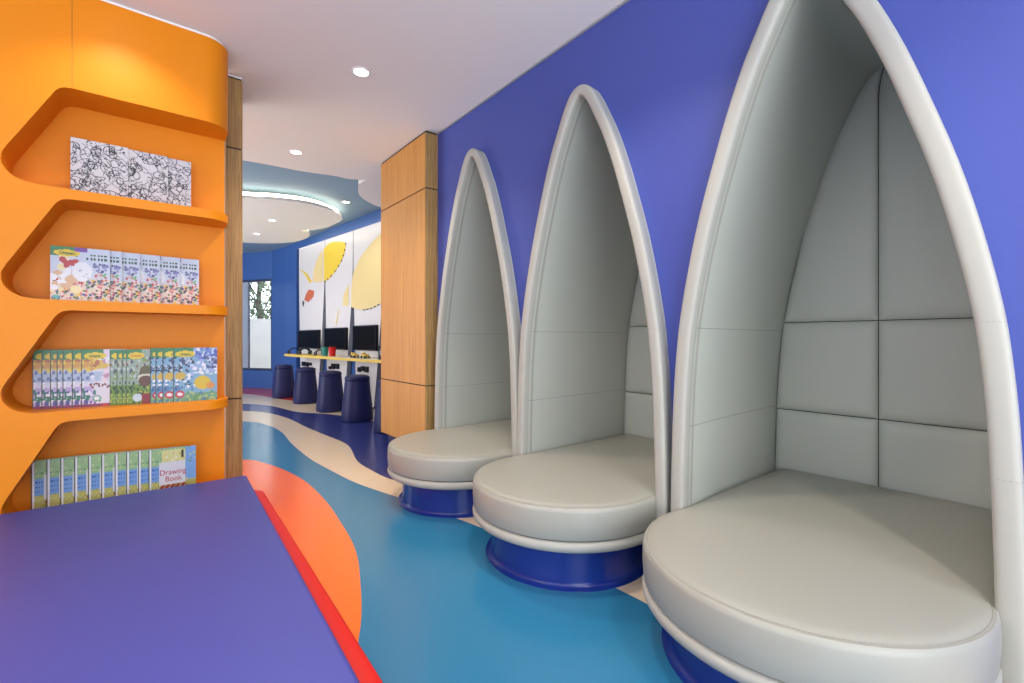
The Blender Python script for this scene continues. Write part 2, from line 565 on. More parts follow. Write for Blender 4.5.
# ------------------------------------------------------------------ downlights
LAMPS = [
    (0.997, 2.70, ZC, 'round recessed downlight in the white ceiling in front of the orange shelves', 42),
    (0.993, 4.194, ZC, 'round recessed downlight near the far edge of the white ceiling', 30),
    (2.08, 6.18, ZB, 'recessed downlight in the pale blue ceiling beside the white disc', 22),
    (1.40, 7.23, DZ, 'recessed downlight in the white disc, the nearer of its two', 16),
    (1.385, 8.30, DZ, 'recessed downlight in the white disc, the farther of its two', 16),
    (-0.10, 2.58, ZC, 'recessed downlight grazing the top of the orange shelf wall', 26),
    (0.997, 1.20, ZC, 'recessed downlight above the walkway by the middle seat pod', 40),
    (0.997, -0.30, ZC, 'recessed downlight above the walkway behind the camera', 40),
    (-0.9, 1.2, ZC, 'added out-of-view downlight above the low violet bench', 40),  # lamp added out of view for extra overhead light
]
for x, y, z, lab, en in LAMPS:
    dl = thing('downlight', lab, 'ceiling light', (x, y, z), 0, 'recessed ceiling downlights')
    b = MB()
    n = 28
    pr = [(0.040, -0.001), (0.042, -0.004), (0.050, -0.005), (0.054, -0.003), (0.055, 0.0)]
    b.loft([[(r * math.cos(a), r * math.sin(a), zz) for a in np.linspace(0, 2 * PI, n, False)] for r, zz in pr])
    b.build('trim_ring', M['white_trim'], dl, smooth=True, solid=False)
    b = MB()
    b.cyl((0, 0), 0.0395, 0.0395, -0.003, -0.0005, n)
    b.build('lens', M['lamp'], dl)
    if y < 4.5 and abs(x) > 0.5:
        en *= 2.0
    ld = bpy.data.lights.new('downlight_beam', 'SPOT')
    ld.energy = en
    ld.color = (1.0, 0.87, 0.71)
    ld.spot_size = math.radians(118)
    ld.spot_blend = 0.7
    ld.shadow_soft_size = 0.035
    lo = bpy.data.objects.new('downlight_beam', ld)
    lo.location = (0, 0, -0.012)
    C.objects.link(lo)
    lo.parent = dl

# ------------------------------------------------------------------ reading pods
XF, XBK = 1.69, 2.68
SX = 1.614        # centre of the round front of the seats
SR = 0.456


def seat_plan(inset, z, cy=0.0, back=2.64, n=40):
    r = SR - inset
    hw = 0.446 - inset
    a0 = math.acos(max(-1, min(1, -(math.sqrt(max(r * r - hw * hw, 0))) / r)))
    # the arc runs through the front (-X); it ends where |y| = hw behind the centre
    th = math.asin(min(1, hw / r))
    pts = []
    for t_ in np.linspace(-(PI - th), (PI - th), n):
        pts.append((SX - r * math.cos(t_), cy + r * math.sin(t_), z))
    xb = back - inset * 0.3
    pts.append((xb, pts[-1][1], z))
    pts.append((xb, pts[0][1], z))
    return pts


def seat_plan_at(sh, inset, z):
    return seat_plan(inset, z, sh)


def dashes(b, pts, ln, gap, r, mi=0):
    """stitches laid along a polyline"""
    pts = [Vector(p) for p in pts]
    seg = [0.0]
    for p, q in zip(pts[:-1], pts[1:]):
        seg.append(seg[-1] + (q - p).length)
    P = np.array([tuple(p) for p in pts])
    s = 0.0
    while s + ln < seg[-1]:
        ends = [tuple(np.interp(u, seg, P[:, k]) for k in range(3)) for u in (s, s + ln)]
        b.tube(ends, r, 4, mi)
        s += ln + gap


def make_pod(cy, zs, label, ri=1.0, sh=0.0):
    t = thing('reading_pod', label, 'seating pod', (1.76, cy, 0), 0, 'arched reading pods in the violet wall')
    ox = 1.76
    # upholstered shell lining, one open tunnel running back into the wall
    b = MB()
    o_out = arch_offset(0.024)
    xs = [1.735, 1.95, 2.2, 2.45, XBK]
    ns = [-0.0278 * ri, -0.010, 0.002, 0.011, 0.018]
    b.loft([[(x - ox, y, z) for y, z in arch_offset(n_)] for x, n_ in zip(xs, ns)], False)
    b.loft([[(x - ox, y, z) for y, z in o_out] for x in xs], False)
    b.build('shell', M['leather'], t, smooth=True, solid=False)
    # padded rim roll
    b = MB()
    sec = []
    R, dx = 0.0268, 0.020
    def sq(v):
        return math.copysign(abs(v) ** 0.62, v)
    for a in np.linspace(PI, 0, 15):
        sec.append((R * sq(math.cos(a)) * (ri if a > PI / 2 else 1.0), XF + dx - dx * sq(math.sin(a))))
    sec += [(R * .96, 1.738), (R * .84, 1.760), (R * .62, 1.790), (-R * ri * .50, 1.795), (-R * ri * .99, 1.765)]
    loops = []
    for n_, x in sec:
        loops.append([(x - ox, y, z) for y, z in arch_offset(n_)])
    b.loft(loops, False, ring=True)
    b.build('rim', M['rim'], t, smooth=True, solid=True)
    # stitching: round the rim, across it, and along the shell
    b = MB()
    dashes(b, [(XF + 0.0045 - ox, y, z) for y, z in arch_offset(-0.0165 * ri)], 0.007, 0.006, 0.0007)
    for z in (0.665, 1.065):
        for sgn in (1, -1):
            hw = arch_hw(z)
            dashes(b, [(XF + dx - dx * sq(math.sin(a)) - 0.0004 - ox, sgn * (hw - R * sq(math.cos(a)) * 1.01), z) for a in np.linspace(0, PI, 15)], 0.006, 0.005, 0.0007)
    b.build('rim_stitching', M['thread_mid'], t)
    for z in (0.665, 1.065):
        for sgn in (1, -1):
            b = MB()
            dashes(b, [(x - ox, sgn * (arch_hw(z) + n_ - 0.0006), z) for x, n_ in zip(xs, ns)][:], 0.022, 0.012, 0.0011)
            b.build('shell_stitching', M['thread'], t)
    # back board and six tufted back cushions
    b = MB()
    prof = arch_offset(0.024)
    b.face([(XBK - ox, y, z) for y, z in prof])
    b.face([(XBK + 0.02 - ox, y, z) for y, z in prof])
    b.build('back_board', M['seam'], t, solid=False)
    mid = 0.032
    for z0, z1 in ((zs - 0.06, 0.648), (0.648, 1.108), (1.108, 2.284)):
        for side in (1, -1):
            b = MB()
            nu, nv = 16, 22
            loops = []
            g = 0.0016
            for j in range(nv + 1):
                v = 0.5 - 0.5 * math.cos(PI * j / nv)
                z = z0 + g + (z1 - z0 - 2 * g) * v
                ye = side * (arch_hw(z - 0.018 * (z > 1.5)) + 0.015)
                md = mid * min(1.0, abs(ye) / 0.12)
                ym = md + side * g if side * (ye - md) > g else ye
                row = []
                for i in range(nu + 1):
                    u = 0.5 - 0.5 * math.cos(PI * i / nu)
                    y = ym + (ye - ym) * u
                    du = abs(ye - ym) * min(u, 1 - u)
                    dv = (z1 - z0) * min(v, 1 - v)
                    d = min(1.0, du / 0.05), min(1.0, dv / 0.05)
                    puff = 0.020 * math.sqrt(max(0, 1 - (1 - d[0]) ** 2)) * math.sqrt(max(0, 1 - (1 - d[1]) ** 2))
                    row.append((XBK - 0.008 - puff - ox, y, z))
                loops.append(row)
            b.loft(loops, False)
            b.build('back_cushion', M['leather'], t, smooth=True, solid=False)
    # seat cushion
    z = zs
    q = zs - 0.347
    b = MB()
    prof = [(0.02, 0.205 + q), (0.004, 0.208 + q), (0.0, 0.218 + q), (-0.003, 0.26 + q), (-0.002, z - 0.03), (0.001, z - 0.018), (0.006, z - 0.0125), (0.010, z - 0.013), (0.020, z - 0.007), (0.045, z - 0.002), (0.10, z), (0.22, z + 0.003)]
    b.loft([[(x - ox, y, zz) for x, y, zz in seat_plan_at(sh, i, zz_)] for i, zz_ in prof], True, True, True)
    sc = b.build('seat_cushion', M['seat'], t, smooth=True)
    b = MB()
    dashes(b, [(x - ox, y, zz) for x, y, zz in seat_plan_at(sh, 0.0128, z - 0.0098)[:40]], 0.007, 0.004, 0.0007)
    b.build('seat_stitching', M['thread_mid'], sc)
    b = MB()
    b.loft([[(x - ox, y, zz) for x, y, zz in seat_plan_at(sh, 0.012, zz_)] for zz_ in (0.196 + q, 0.210 + q)], True, False, False)
    b.build('seat_seam', M['seam'], sc)
    # padded ring under the cushion
    b = MB()
    prof = [(0.05, 0.156), (0.016, 0.156), (0.004, 0.161), (-0.003, 0.172), (-0.004, 0.184), (0.001, 0.196), (0.010, 0.202), (0.03, 0.203)]
    b.loft([[(x - ox, y, zz + q) for x, y, zz in seat_plan_at(sh, i, zz_)] for i, zz_ in prof], True, True, True)
    b.build('seat_ring', M['rim'], t, smooth=True)
    # glossy plinth, flared at the floor to stand in for its contact reflection
    b = MB()
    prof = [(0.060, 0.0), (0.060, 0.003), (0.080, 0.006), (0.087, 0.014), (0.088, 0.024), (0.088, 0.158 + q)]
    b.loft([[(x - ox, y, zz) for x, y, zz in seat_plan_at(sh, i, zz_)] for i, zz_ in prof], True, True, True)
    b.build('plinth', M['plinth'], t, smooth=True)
    return t


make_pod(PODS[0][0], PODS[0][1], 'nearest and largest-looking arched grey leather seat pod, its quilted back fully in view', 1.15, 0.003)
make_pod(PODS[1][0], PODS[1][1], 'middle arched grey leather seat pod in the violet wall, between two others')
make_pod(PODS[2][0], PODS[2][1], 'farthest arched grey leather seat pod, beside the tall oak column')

# ------------------------------------------------------------------ oak columns
co = thing('wood_column', 'tall honey oak column at the end of the violet wall, next to the farthest pod', 'column', (1.76, 3.145, 0))
for z0, z1 in ((0.19, 0.663), (0.671, 2.162), (2.170, 2.585)):
    b = MB()
    b.box(-0.105, 0.0, 0.012, 0.845, z0, z1)
    f = b.build('veneer_panel', M['oak'], co, bevel=0.0015)
    b = MB()
    b.box(-0.103, -0.001, 0.0, 0.0115, z0, z1)
    b.build('edge_board', M['oak_end'], co)
b = MB()
b.box(-0.099, -0.002, 0.006, 0.839, 0.19, ZC)
b.build('core', M['dark'], co)
b = MB()
b.box(-0.055, 0.0, 0.01, 0.80, 0.0, 0.19)
b.build('plinth', M['navy'], co)

co = thing('wood_column', 'greyish oak column at the right end of the orange shelves', 'column', (0.372, 3.205, 0))
for z0, z1 in ((0.0, 0.660), (0.668, 2.160), (2.168, 2.580)):
    b = MB()
    b.box(0, 0.086, 0, 0.40, z0, z1)
    b.build('veneer_panel', M['oak_end'], co, bevel=0.0015)
b = MB()
b.box(0.004, 0.082, 0.004, 0.396, 0.0, 2.59)
b.build('core', M['dark'], co)
t = MB()
t.box(0.375, 0.455, 3.21, 3.60, 2.582, ZC)
struct(t.build('trim_3', M['white_trim']), 'white reveal above the greyish oak column')

# ------------------------------------------------------------------ orange shelf wall
SH = thing('shelf_wall', 'orange lacquered shelf wall with four angled open bays of books', 'shelving', (0, 2.85, 0))
XR, YB, YE, XL = 0.353, 0.22, 0.35, -1.9     # right end, back of bays, rear face, left end
RC = 0.115


def plan(y_back, x_left, inset=0.0):
    p = [(x_left, inset)]
    for a in np.linspace(-PI / 2, 0, 14):
        p.append((XR - RC + (RC - inset) * math.cos(a), RC + (RC - inset) * math.sin(a)))
    p += [(XR - inset, y_back), (x_left, y_back)]
    return p


tops = [2.145, 1.647, 1.150, 0.655]
bots = [1.692, 1.195, 0.700, 0.203]
b = MB()
b.prism(plan(YE, XL), tops[0], 2.583)
hp = b.build('header_panel', M['orange'], SH, smooth=True)
b = MB()
b.box(-0.2605, -0.2590, -0.0006, 0.0, tops[0] + 0.001, 2.583)
b.build('panel_joint', M['seam'], hp)
b = MB()
b.prism(plan(YE - 0.01, XL, 0.012), 2.583, ZC)
b.build('top_reveal', M['white_trim'], SH, smooth=True)
b = MB()
b.box(XL, XR - 0.004, YB, YE, 0, tops[0])
b.build('back_panel', M['orange'], SH)


def arc(cx, cz, r, a0, a1, n=6):
    return [(cx + r * math.cos(a), cz + r * math.sin(a)) for a in np.linspace(a0, a1, n)]


outline = [(XL, 0.0), (XL, tops[0])]
XS = -0.22
right = []
for zt, zb in zip(tops, bots):
    if zt < 2.1:
        right.append((XS, zt))
    slope = math.atan2(0.335, 0.176)
    # rounded top corner, slanted edge, round nose, rounded foot
    right += smooth_curve([(-0.262, zt - 0.0002), (-0.290, zt - 0.006), (-0.312, zt - 0.026), (-0.335, zt - 0.068)], 3)
    right += smooth_curve([(-0.440, zt - 0.268), (-0.466, zt - 0.318), (-0.477, zt - 0.352), (-0.474, zt - 0.388), (-0.456, zt - 0.418), (-0.425, zt - 0.440), (-0.385, zt - 0.450), (-0.34, zb)], 3)
    right.append((XS, zb))
outline += right + [(XS, 0.0)]
b = MB()
b.loft([[(x, 0.0, z) for x, z in outline], [(x, YB, z) for x, z in outline]], True, True, True)
b.build('side_panel', M['orange'], SH, weld=False, smooth=True)
for k in range(4):
    z1 = bots[k]
    z0 = tops[k + 1] if k < 3 else 0.0
    b = MB()
    b.prism(plan(YB, XS - 0.0), z0, z1)
    b.build('shelf', M['orange'], SH, smooth=True)

# ------------------------------------------------------------------ low bench
be = thing('play_bench', 'low wide bench with violet vinyl top and red base in front of the orange shelves', 'bench', (0, 2.83, 0))


def round_poly(pts, rad, n=6):
    out = []
    N = len(pts)
    for i, p in enumerate(pts):
        p = np.array(p, float)
        a, c = np.array(pts[i - 1], float), np.array(pts[(i + 1) % N], float)
        r = rad[i]
        if r <= 0:
            out.append(tuple(p))
            continue
        da, dc_ = (a - p) / np.linalg.norm(a - p), (c - p) / np.linalg.norm(c - p)
        for t_ in np.linspace(0, 1, n):
            q0, q1 = p + da * r, p + dc_ * r
            out.append(tuple((1 - t_) ** 2 * q0 + 2 * t_ * (1 - t_) * p + t_ ** 2 * q1))
    return out


def slab(b, pts, prof):
    """prof: list of (inset, z); inset moves points to the polygon's centre line by their local normals"""
    P = [np.array(p) for p in pts]
    N = len(P)
    nor = []
    for i in range(N):
        d = P[(i + 1) % N] - P[i - 1]
        d = d / max(np.linalg.norm(d), 1e-9)
        nor.append(np.array([-d[1], d[0]]))
    b.loft([[(*(P[i] + nor[i] * ins), z) for i in range(N)] for ins, z in prof], True, True, True)


top = round_poly([(-1.9, 0.0), (-1.9, -2.9), (0.325, -2.9), (0.424, 0.0)], [0, 0, .02, .015], 5)
b = MB()
slab(b, top, [(0.004, 0.20), (0, 0.206), (0, 0.280), (0.003, 0.289), (0.010, 0.2935)])
b.build('bench_cushion', M['bench'], be, smooth=True)
base = round_poly([(-1.9, 0.018), (-1.9, -2.9), (0.414, -2.9), (0.502, 0.018)], [0, 0, .03, .07], 8)
b = MB()
slab(b, base, [(0.0, 0.0), (0, 0.192), (0.003, 0.198), (0.008, 0.20)])
b.build('bench_base', M['red'], be, smooth=True)

# ------------------------------------------------------------------ printed covers (ink painted on a grid, one colour per cell)


def canvas(wd, ht, col):
    a = np.zeros((ht, wd, 3))
    a[:] = col
    return a


def px(a, x0, x1, y0, y1, col):       # fractions, y up
    H, W = a.shape[:2]
    a[int(y0 * H):max(int(y1 * H), int(y0 * H) + 1), int(x0 * W):max(int(x1 * W), int(x0 * W) + 1)] = col


def ell(a, cx, cy, rx, ry, col):
    H, W = a.shape[:2]
    yy, xx = np.mgrid[0:H, 0:W]
    a[(((xx + .5) / W - cx) / rx) ** 2 + (((yy + .5) / H - cy) / ry) ** 2 < 1] = col


def stroke(a, pts, col, th=1):
    H, W = a.shape[:2]
    c = smooth_curve(pts, 14)
    for x, y in c:
        i, j = int(y * H), int(x * W)
        if 0 <= i < H and 0 <= j < W:
            a[i:i + th, j:j + th] = col


def c3(r, g, b_):
    return np.array(srgb(r, g, b_)[:3])


GREEN, YEL, RED_, PURP, WHT = c3(30, 130, 70), c3(240, 205, 30), c3(190, 30, 45), c3(120, 60, 160), c3(240, 240, 245)
INK = c3(35, 35, 45)


def logo_corner(a, s=1.0):
    px(a, 0, 0.45 * s, 0.84, 1.0, GREEN)
    ell(a, 0.27 * s, 0.885, 0.22 * s, 0.062, YEL)
    px(a, 0.18 * s, 0.36 * s, 0.875, 0.90, c3(60, 90, 40))


def confetti(a, x0, x1, y0, y1, cols, n, r=(0.015, 0.05)):
    for _ in range(n):
        ell(a, random.uniform(x0, x1), random.uniform(y0, y1), random.uniform(*r), random.uniform(*r) * .8, cols[random.randrange(len(cols))])


def art_line():
    a = canvas(72, 84, c3(226, 224, 232))
    for _ in range(75):
        x, y = random.random(), random.random()
        p = [(x, y)]
        for _ in range(random.randrange(3, 6)):
            x += random.uniform(-.16, .16)
            y += random.uniform(-.13, .13)
            p.append((x, y))
        stroke(a, p, (c3(50, 50, 60), c3(95, 95, 105), c3(140, 140, 150))[random.randrange(3)], 1)
    for _ in range(16):
        cx, cy, r = random.random(), random.random(), random.uniform(.03, .09)
        stroke(a, [(cx + r * math.cos(t_), cy + r * math.sin(t_)) for t_ in np.linspace(0, 2 * PI, 9)], c3(40, 40, 50), 1)
    for _ in range(16):
        confetti(a, *(lambda x, y: (x, x + .12, y, y + .1))(random.random() * .9, random.random() * .9), [INK, c3(110, 110, 120)], 7, (.008, .02))
    return a


def art_winter():
    a = canvas(56, 64, c3(205, 214, 232))
    px(a, 0, 1, 0, 0.45, c3(222, 205, 190))
    confetti(a, 0, 1, 0.0, 0.42, [c3(200, 60, 60), c3(230, 190, 60), c3(60, 120, 70), c3(70, 80, 150), c3(235, 220, 215), c3(220, 130, 130), INK], 190, (.015, .035))
    confetti(a, 0.0, 0.42, 0.2, 0.8, [c3(240, 225, 170), c3(222, 180, 140), WHT, WHT], 20, (.04, .10))
    ell(a, 0.52, 0.56, 0.17, 0.18, WHT)
    confetti(a, 0.42, 0.66, 0.45, 0.65, [c3(160, 165, 190)], 6, (.01, .02))
    confetti(a, 0.18, 0.46, 0.65, 0.8, [RED_], 6, (.04, .07))
    logo_corner(a)
    px(a, 0.40, 0.62, 0.93, 1.0, PURP)
    for r_ in range(2):
        for k in range(6):
            if random.random() < .9:
                px(a, .60 + k * .062, .60 + k * .062 + .042, .86 - r_ * .07, .905 - r_ * .07, c3(30, 80, 60))
    confetti(a, 0.72, 0.95, 0.55, 0.72, [c3(120, 120, 180), c3(150, 150, 200), c3(80, 80, 130)], 18, (.015, .04))
    confetti(a, 0.72, 0.95, 0.42, 0.55, [c3(120, 180, 130), c3(200, 60, 60), c3(210, 190, 190)], 12, (.015, .04))
    px(a, 0.05, 0.16, .05, .12, c3(90, 180, 180))
    return a


def art_peek():       # the same winter book as far as its right-hand strip shows
    a = art_winter()
    return a


def art_bright():
    a = canvas(48, 64, c3(228, 224, 234))
    px(a, 0, 1, .66, .82, c3(225, 190, 80))
    confetti(a, 0, .35, .62, .84, [c3(240, 210, 60), c3(190, 110, 60), c3(220, 160, 70)], 22, (.03, .06))
    px(a, 0, .6, .45, .62, c3(180, 195, 220))
    confetti(a, 0, 1, .36, .62, [c3(120, 130, 180), c3(210, 215, 235), WHT], 46, (.02, .05))
    confetti(a, 0, .6, .32, .40, [c3(130, 60, 40)], 12, (.02, .03))
    confetti(a, 0, .4, .06, .32, [c3(80, 80, 150), c3(40, 120, 100), c3(190, 170, 220)], 28, (.02, .06))
    px(a, 0, 1, .0, .05, c3(150, 50, 110))
    confetti(a, .5, 1, 0.0, .12, [c3(220, 60, 70)], 14, (.03, .08))
    confetti(a, .45, 1, .45, .98, [c3(240, 215, 225), c3(205, 150, 180), WHT, WHT], 40, (.03, .09))
    logo_corner(a, 1.1)
    ell(a, .33, .14, .10, .05, c3(90, 170, 140))
    ell(a, .33, .14, .07, .03, WHT)
    px(a, 0, .035, 0, 1, c3(40, 60, 50))  # dark strip paints the shadow line along the spine
    return a


def art_jungle():
    a = canvas(48, 64, c3(150, 170, 150))
    px(a, 0, 1, 0, .36, c3(110, 150, 50))
    confetti(a, 0, 1, .0, .4, [c3(190, 190, 60), c3(60, 90, 40), c3(30, 60, 30)], 70, (.015, .05))
    confetti(a, 0, 1, .4, .85, [c3(190, 200, 190), c3(70, 80, 100), c3(140, 100, 70), c3(200, 190, 170), c3(130, 160, 70)], 80, (.02, .05))
    ell(a, .62, .56, .20, .15, c3(95, 85, 50))
    ell(a, .62, .50, .24, .05, c3(220, 215, 190))
    ell(a, .62, .42, .22, .10, c3(100, 55, 35))
    px(a, .52, 1, .0, .20, c3(140, 25, 30))
    ell(a, .36, .12, .15, .075, c3(205, 220, 230))
    logo_corner(a, 1.15)
    ell(a, .33, .885, .26, .062, YEL)
    px(a, .80, .93, .84, .96, RED_)
    px(a, .84, .89, .87, .93, WHT)
    px(a, 0, .035, 0, 1, c3(40, 60, 50))  # shadow at the spine edge, painted into the cover
    return a


def art_ocean():
    a = canvas(56, 64, c3(130, 175, 205))
    px(a, 0, 1, 0, .16, c3(110, 160, 130))
    confetti(a, 0, .45, .55, .84, [c3(50, 60, 110), c3(30, 35, 70), c3(200, 205, 220)], 45, (.015, .04))
    confetti(a, .4, 1, .5, 1, [c3(215, 225, 245), WHT, c3(170, 180, 230)], 50, (.02, .07))
    confetti(a, .5, 1, .8, 1, [c3(70, 90, 180), c3(110, 130, 210)], 30, (.02, .05))
    confetti(a, .72, .98, .6, .84, [c3(60, 65, 120), c3(100, 105, 150)], 24, (.015, .04))
    confetti(a, 0, .5, .2, .5, [c3(70, 150, 200), c3(90, 130, 180), c3(40, 90, 130), WHT], 40, (.02, .05))
    confetti(a, 0, 1, 0, .18, [c3(90, 150, 90), c3(180, 200, 120), c3(60, 120, 160)], 50, (.015, .04))
    ell(a, .16, .48, .12, .07, c3(215, 180, 70))
    ell(a, .66, .34, .19, .13, c3(225, 190, 40))
    ell(a, .84, .28, .10, .06, c3(225, 150, 60))
    ell(a, .15, .14, .10, .07, c3(200, 40, 60))
    ell(a, .15, .14, .06, .03, WHT)
    logo_corner(a)
    px(a, 0, .035, 0, 1, c3(40, 60, 50))  # painted spine shadow between overlapping copies
    return a


def art_drawing():
    a = canvas(56, 64, c3(190, 205, 130))
    px(a, 0, 1, .68, 1.0, c3(160, 195, 140))
    px(a, 0, 1, .38, .68, c3(120, 165, 225))
    px(a, 0, 1, 0, .38, c3(190, 190, 110))
    px(a, .78, 1, .35, 1.0, c3(130, 175, 230))
    confetti(a, 0, 1, .7, 1, [c3(200, 215, 160), c3(120, 165, 110)], 60, (.012, .03))
    confetti(a, 0, 1, 0, .38, [c3(215, 210, 120), c3(150, 155, 80), c3(200, 205, 170)], 80, (.012, .03))
    for r_ in range(3):
        for k in range(4):
            px(a, .03 + k * .05, .06 + k * .05, .44 + r_ * .08, .465 + r_ * .08, c3(50, 80, 170))
    px(a, .28, .78, .68, .98, c3(228, 222, 150))
    confetti(a, .32, .76, .72, .96, [c3(240, 238, 200), c3(205, 190, 110)], 18, (.015, .03))
    px(a, .68, .74, .80, .94, c3(60, 50, 50))
    px(a, .22, .78, .31, .74, c3(226, 226, 234))
    px(a, 0, .03, 0, 1, c3(60, 70, 50))  # spine-side shadow put into the ink
    for k in range(5):
        px(a, .24 + k * .11, .31 + k * .11, .245, .275, c3(170, 40, 50))
        px(a, .24 + k * .11 + .03, .31 + k * .11 + .03, .27, .30, c3(170, 40, 50))
    px(a, .03, .06, 0, 1, WHT)
    return a


def book_mesh(name, art, wd, ht, th=0.004, ink=0.72):
    """book standing upright, front cover towards -Y, spine edge at x=0"""
    art = art * ink
    H, W = art.shape[:2]
    verts, faces, mats, cols = [], [], [], []
    for j in range(H + 1):
        for i in range(W + 1):
            verts.append((wd * i / W, 0, ht * j / H))
    for j in range(H):
        for i in range(W):
            k = j * (W + 1) + i
            faces.append((k, k + 1, k + W + 2, k + W + 1))
            mats.append(0)
            cols.append(art[j, i])
    k = len(verts)
    e = 0.0
    verts += [(e, 0, 0), (wd, 0, 0), (wd, th, 0), (e, th, 0), (e, 0, ht), (wd, 0, ht), (wd, th, ht), (e, th, ht)]
    for q in ((0, 3, 2, 1), (4, 5, 6, 7), (1, 2, 6, 5), (2, 3, 7, 6), (3, 0, 4, 7)):
        faces.append(tuple(k + x for x in q))
        mats.append(1)
        cols.append(np.array([.7, .7, .68]))
    me = bpy.data.meshes.new(name)
    me.from_pydata(verts, [], faces)
    me.materials.append(M['print'])
    me.materials.append(M['page'])
    me.polygons.foreach_set('material_index', mats)
    ca = me.color_attributes.new('ink', 'FLOAT_COLOR', 'CORNER')
    buf = []
    for f, c in zip(faces, cols):
        buf += [c[0], c[1], c[2], 1.0] * len(f)
    ca.data.foreach_set('color', buf)
    return me


def text_mesh(body, size, name):
    cu = bpy.data.curves.new(name, 'FONT')
    cu.body = body
    cu.size = size
    cu.align_x = 'CENTER'
    cu.extrude = 0.0003
    return cu


ORD = ['first', 'second', 'third', 'fourth', 'fifth', 'sixth', 'seventh', 'eighth', 'ninth', 'tenth']
YW, ZW = 2.85, None


def put_book(me, x, y, z, label, group, cat='book'):
    o = bpy.data.objects.new('book', me)
    C.objects.link(o)
    o.location = (x, y, z)
    return tag(o, label, cat, group)


def add_text(parent, body, size, x, z, m, name, sx=1.0):
    cu = text_mesh(body, size, name)
    cu.materials.append(m)
    tmp = bpy.data.objects.new(name, cu)
    C.objects.link(tmp)
    bpy.context.view_layer.update()
    me_ = bpy.data.meshes.new_from_object(tmp.evaluated_get(bpy.context.evaluated_depsgraph_get()))
    bpy.data.objects.remove(tmp)
    o = bpy.data.objects.new(name, me_)
    C.objects.link(o)
    o.parent = parent
    o.location = (x, -0.0008, z)
    o.rotation_euler = (PI / 2, 0, 0)
    o.scale = (sx, 1, 1)
    return o


ink_green = mat('dark_green_ink', (0.02, 0.10, 0.05, 1), 0.5)
ink_red = mat('dark_red_ink', (0.40, 0.02, 0.03, 1), 0.5)
ink_grey = mat('grey_ink', (0.18, 0.18, 0.22, 1), 0.5)


def x_at(u, y):       # where the sight line through image column u meets the plane Y = y
    a = (u - 512) / 463.0
    return (math.sin(YAW) + math.cos(YAW) * a) / (math.cos(YAW) - math.sin(YAW) * a) * y


# shelf 1: three line-art colouring books, left one in front
for i, (ul, ur) in enumerate(((70.5, 128), (110, 168), (133, 191))):
    y = 2.955 + i * 0.010
    x1 = x_at(ur, y)
    x0 = x_at(ul, y) if i == 0 else x1 - 0.205
    me = book_mesh('line_art_book', art_line(), x1 - x0, 0.268 - 0.002 * i, ink=0.60)
    put_book(me, x0, y, bots[0], 'black-and-white line-art colouring book on the top shelf, %s' % ('left one in front of the others', 'middle one of three', 'rightmost of three')[i], 'line-art colouring books on the top shelf')

# shelf 2: six copies of the winter colouring book, left one in front
me = book_mesh('winter_book', art_winter(), 0.205, 0.252)
for i, ur in enumerate((110, 122, 140, 160, 180, 199)):
    y = 2.945 + i * 0.011
    x1 = x_at(ur, y)
    o = put_book(me, x1 - 0.205, y, bots[1], 'pale blue colouring book on the second shelf, %s' % ('its whole cover showing at left' if i == 0 else 'rightmost strip of cover' if i == 5 else '%s from the left' % ORD[i]), 'winter colouring books fanned out on the second shelf')
    if i == 0:
        add_text(o, 'Crayola', 0.022, 0.056, 0.216, ink_green, 'logo_lettering', 0.8)

# shelf 3: three fans of colouring books, each further right one in front
meA = book_mesh('bright_book', art_bright(), 0.165, 0.272)
meB = book_mesh('jungle_book', art_jungle(), 0.120, 0.270)
meC = book_mesh('ocean_book', art_ocean(), 0.190, 0.276)
row = [(meA, u, 'A') for u in (32.3, 41.4, 50, 56.6, 62.5, 71.8, 81.2)] + [(meB, u, 'B') for u in (109.7, 116.7, 122, 126)] + [(meC, u, 'C') for u in (150, 155.4, 162.4, 173)]
cnt = {'A': 0, 'B': 0, 'C': 0}
tot = {'A': 7, 'B': 4, 'C': 4}
desc = {'A': 'white and yellow book in the left fan, third shelf',
        'B': 'green book in the middle fan, third shelf',
        'C': 'sea-blue book in the right fan, third shelf'}
grp = {'A': 'white and yellow books fanned out on the third shelf', 'B': 'green books in the middle of the third shelf', 'C': 'sea-blue books at the right of the third shelf'}
for i, (me, u, kd) in enumerate(row):
    y = 3.010 - i * 0.0068
    k = cnt[kd]
    cnt[kd] += 1
    lab = '%s, %s' % (desc[kd], 'its whole cover in front' if k == tot[kd] - 1 else 'leftmost strip' if k == 0 else '%s strip from the left' % ORD[k])
    o = put_book(me, x_at(u, y), y, bots[2], lab, grp[kd])
    if k == tot[kd] - 1:
        add_text(o, 'Crayola', 0.018 if kd != 'C' else 0.020, {'A': 0.048, 'B': 0.038, 'C': 0.052}[kd], 0.234, ink_green if kd != 'B' else ink_red, 'logo_lettering', 0.75)

# shelf 4: ten drawing books
me = book_mesh('drawing_book', art_drawing(), 0.195, 0.262)
us = (31, 46.5, 60.3, 74.2, 88, 101.3, 114.7, 126.2, 138, 148.6)
for i, u in enumerate(us):
    y = 3.015 - i * 0.009
    o = put_book(me, x_at(u, y), y, bots[3], 'green and blue drawing book on the bottom shelf, %s' % ('its red title showing' if i == 9 else 'leftmost strip' if i == 0 else '%s strip from the left' % ORD[i]), 'drawing books fanned out on the bottom shelf')
    if i == 9:
        add_text(o, 'Drawing', 0.038, 0.098, 0.128, ink_red, 'title_lettering', 0.85)
        add_text(o, 'Book', 0.038, 0.100, 0.094, ink_red, 'title_lettering', 0.85)

# ------------------------------------------------------------------ activity wall beyond: panels, screens, worktop, stools
KP = 3.285        # plane of the white panels


def wpt(k, y, z):
    return (far(k, y), y, z)


bays = [(9.32, 8.16), (8.14, 7.12), (7.10, 6.17), (6.15, 5.25)]


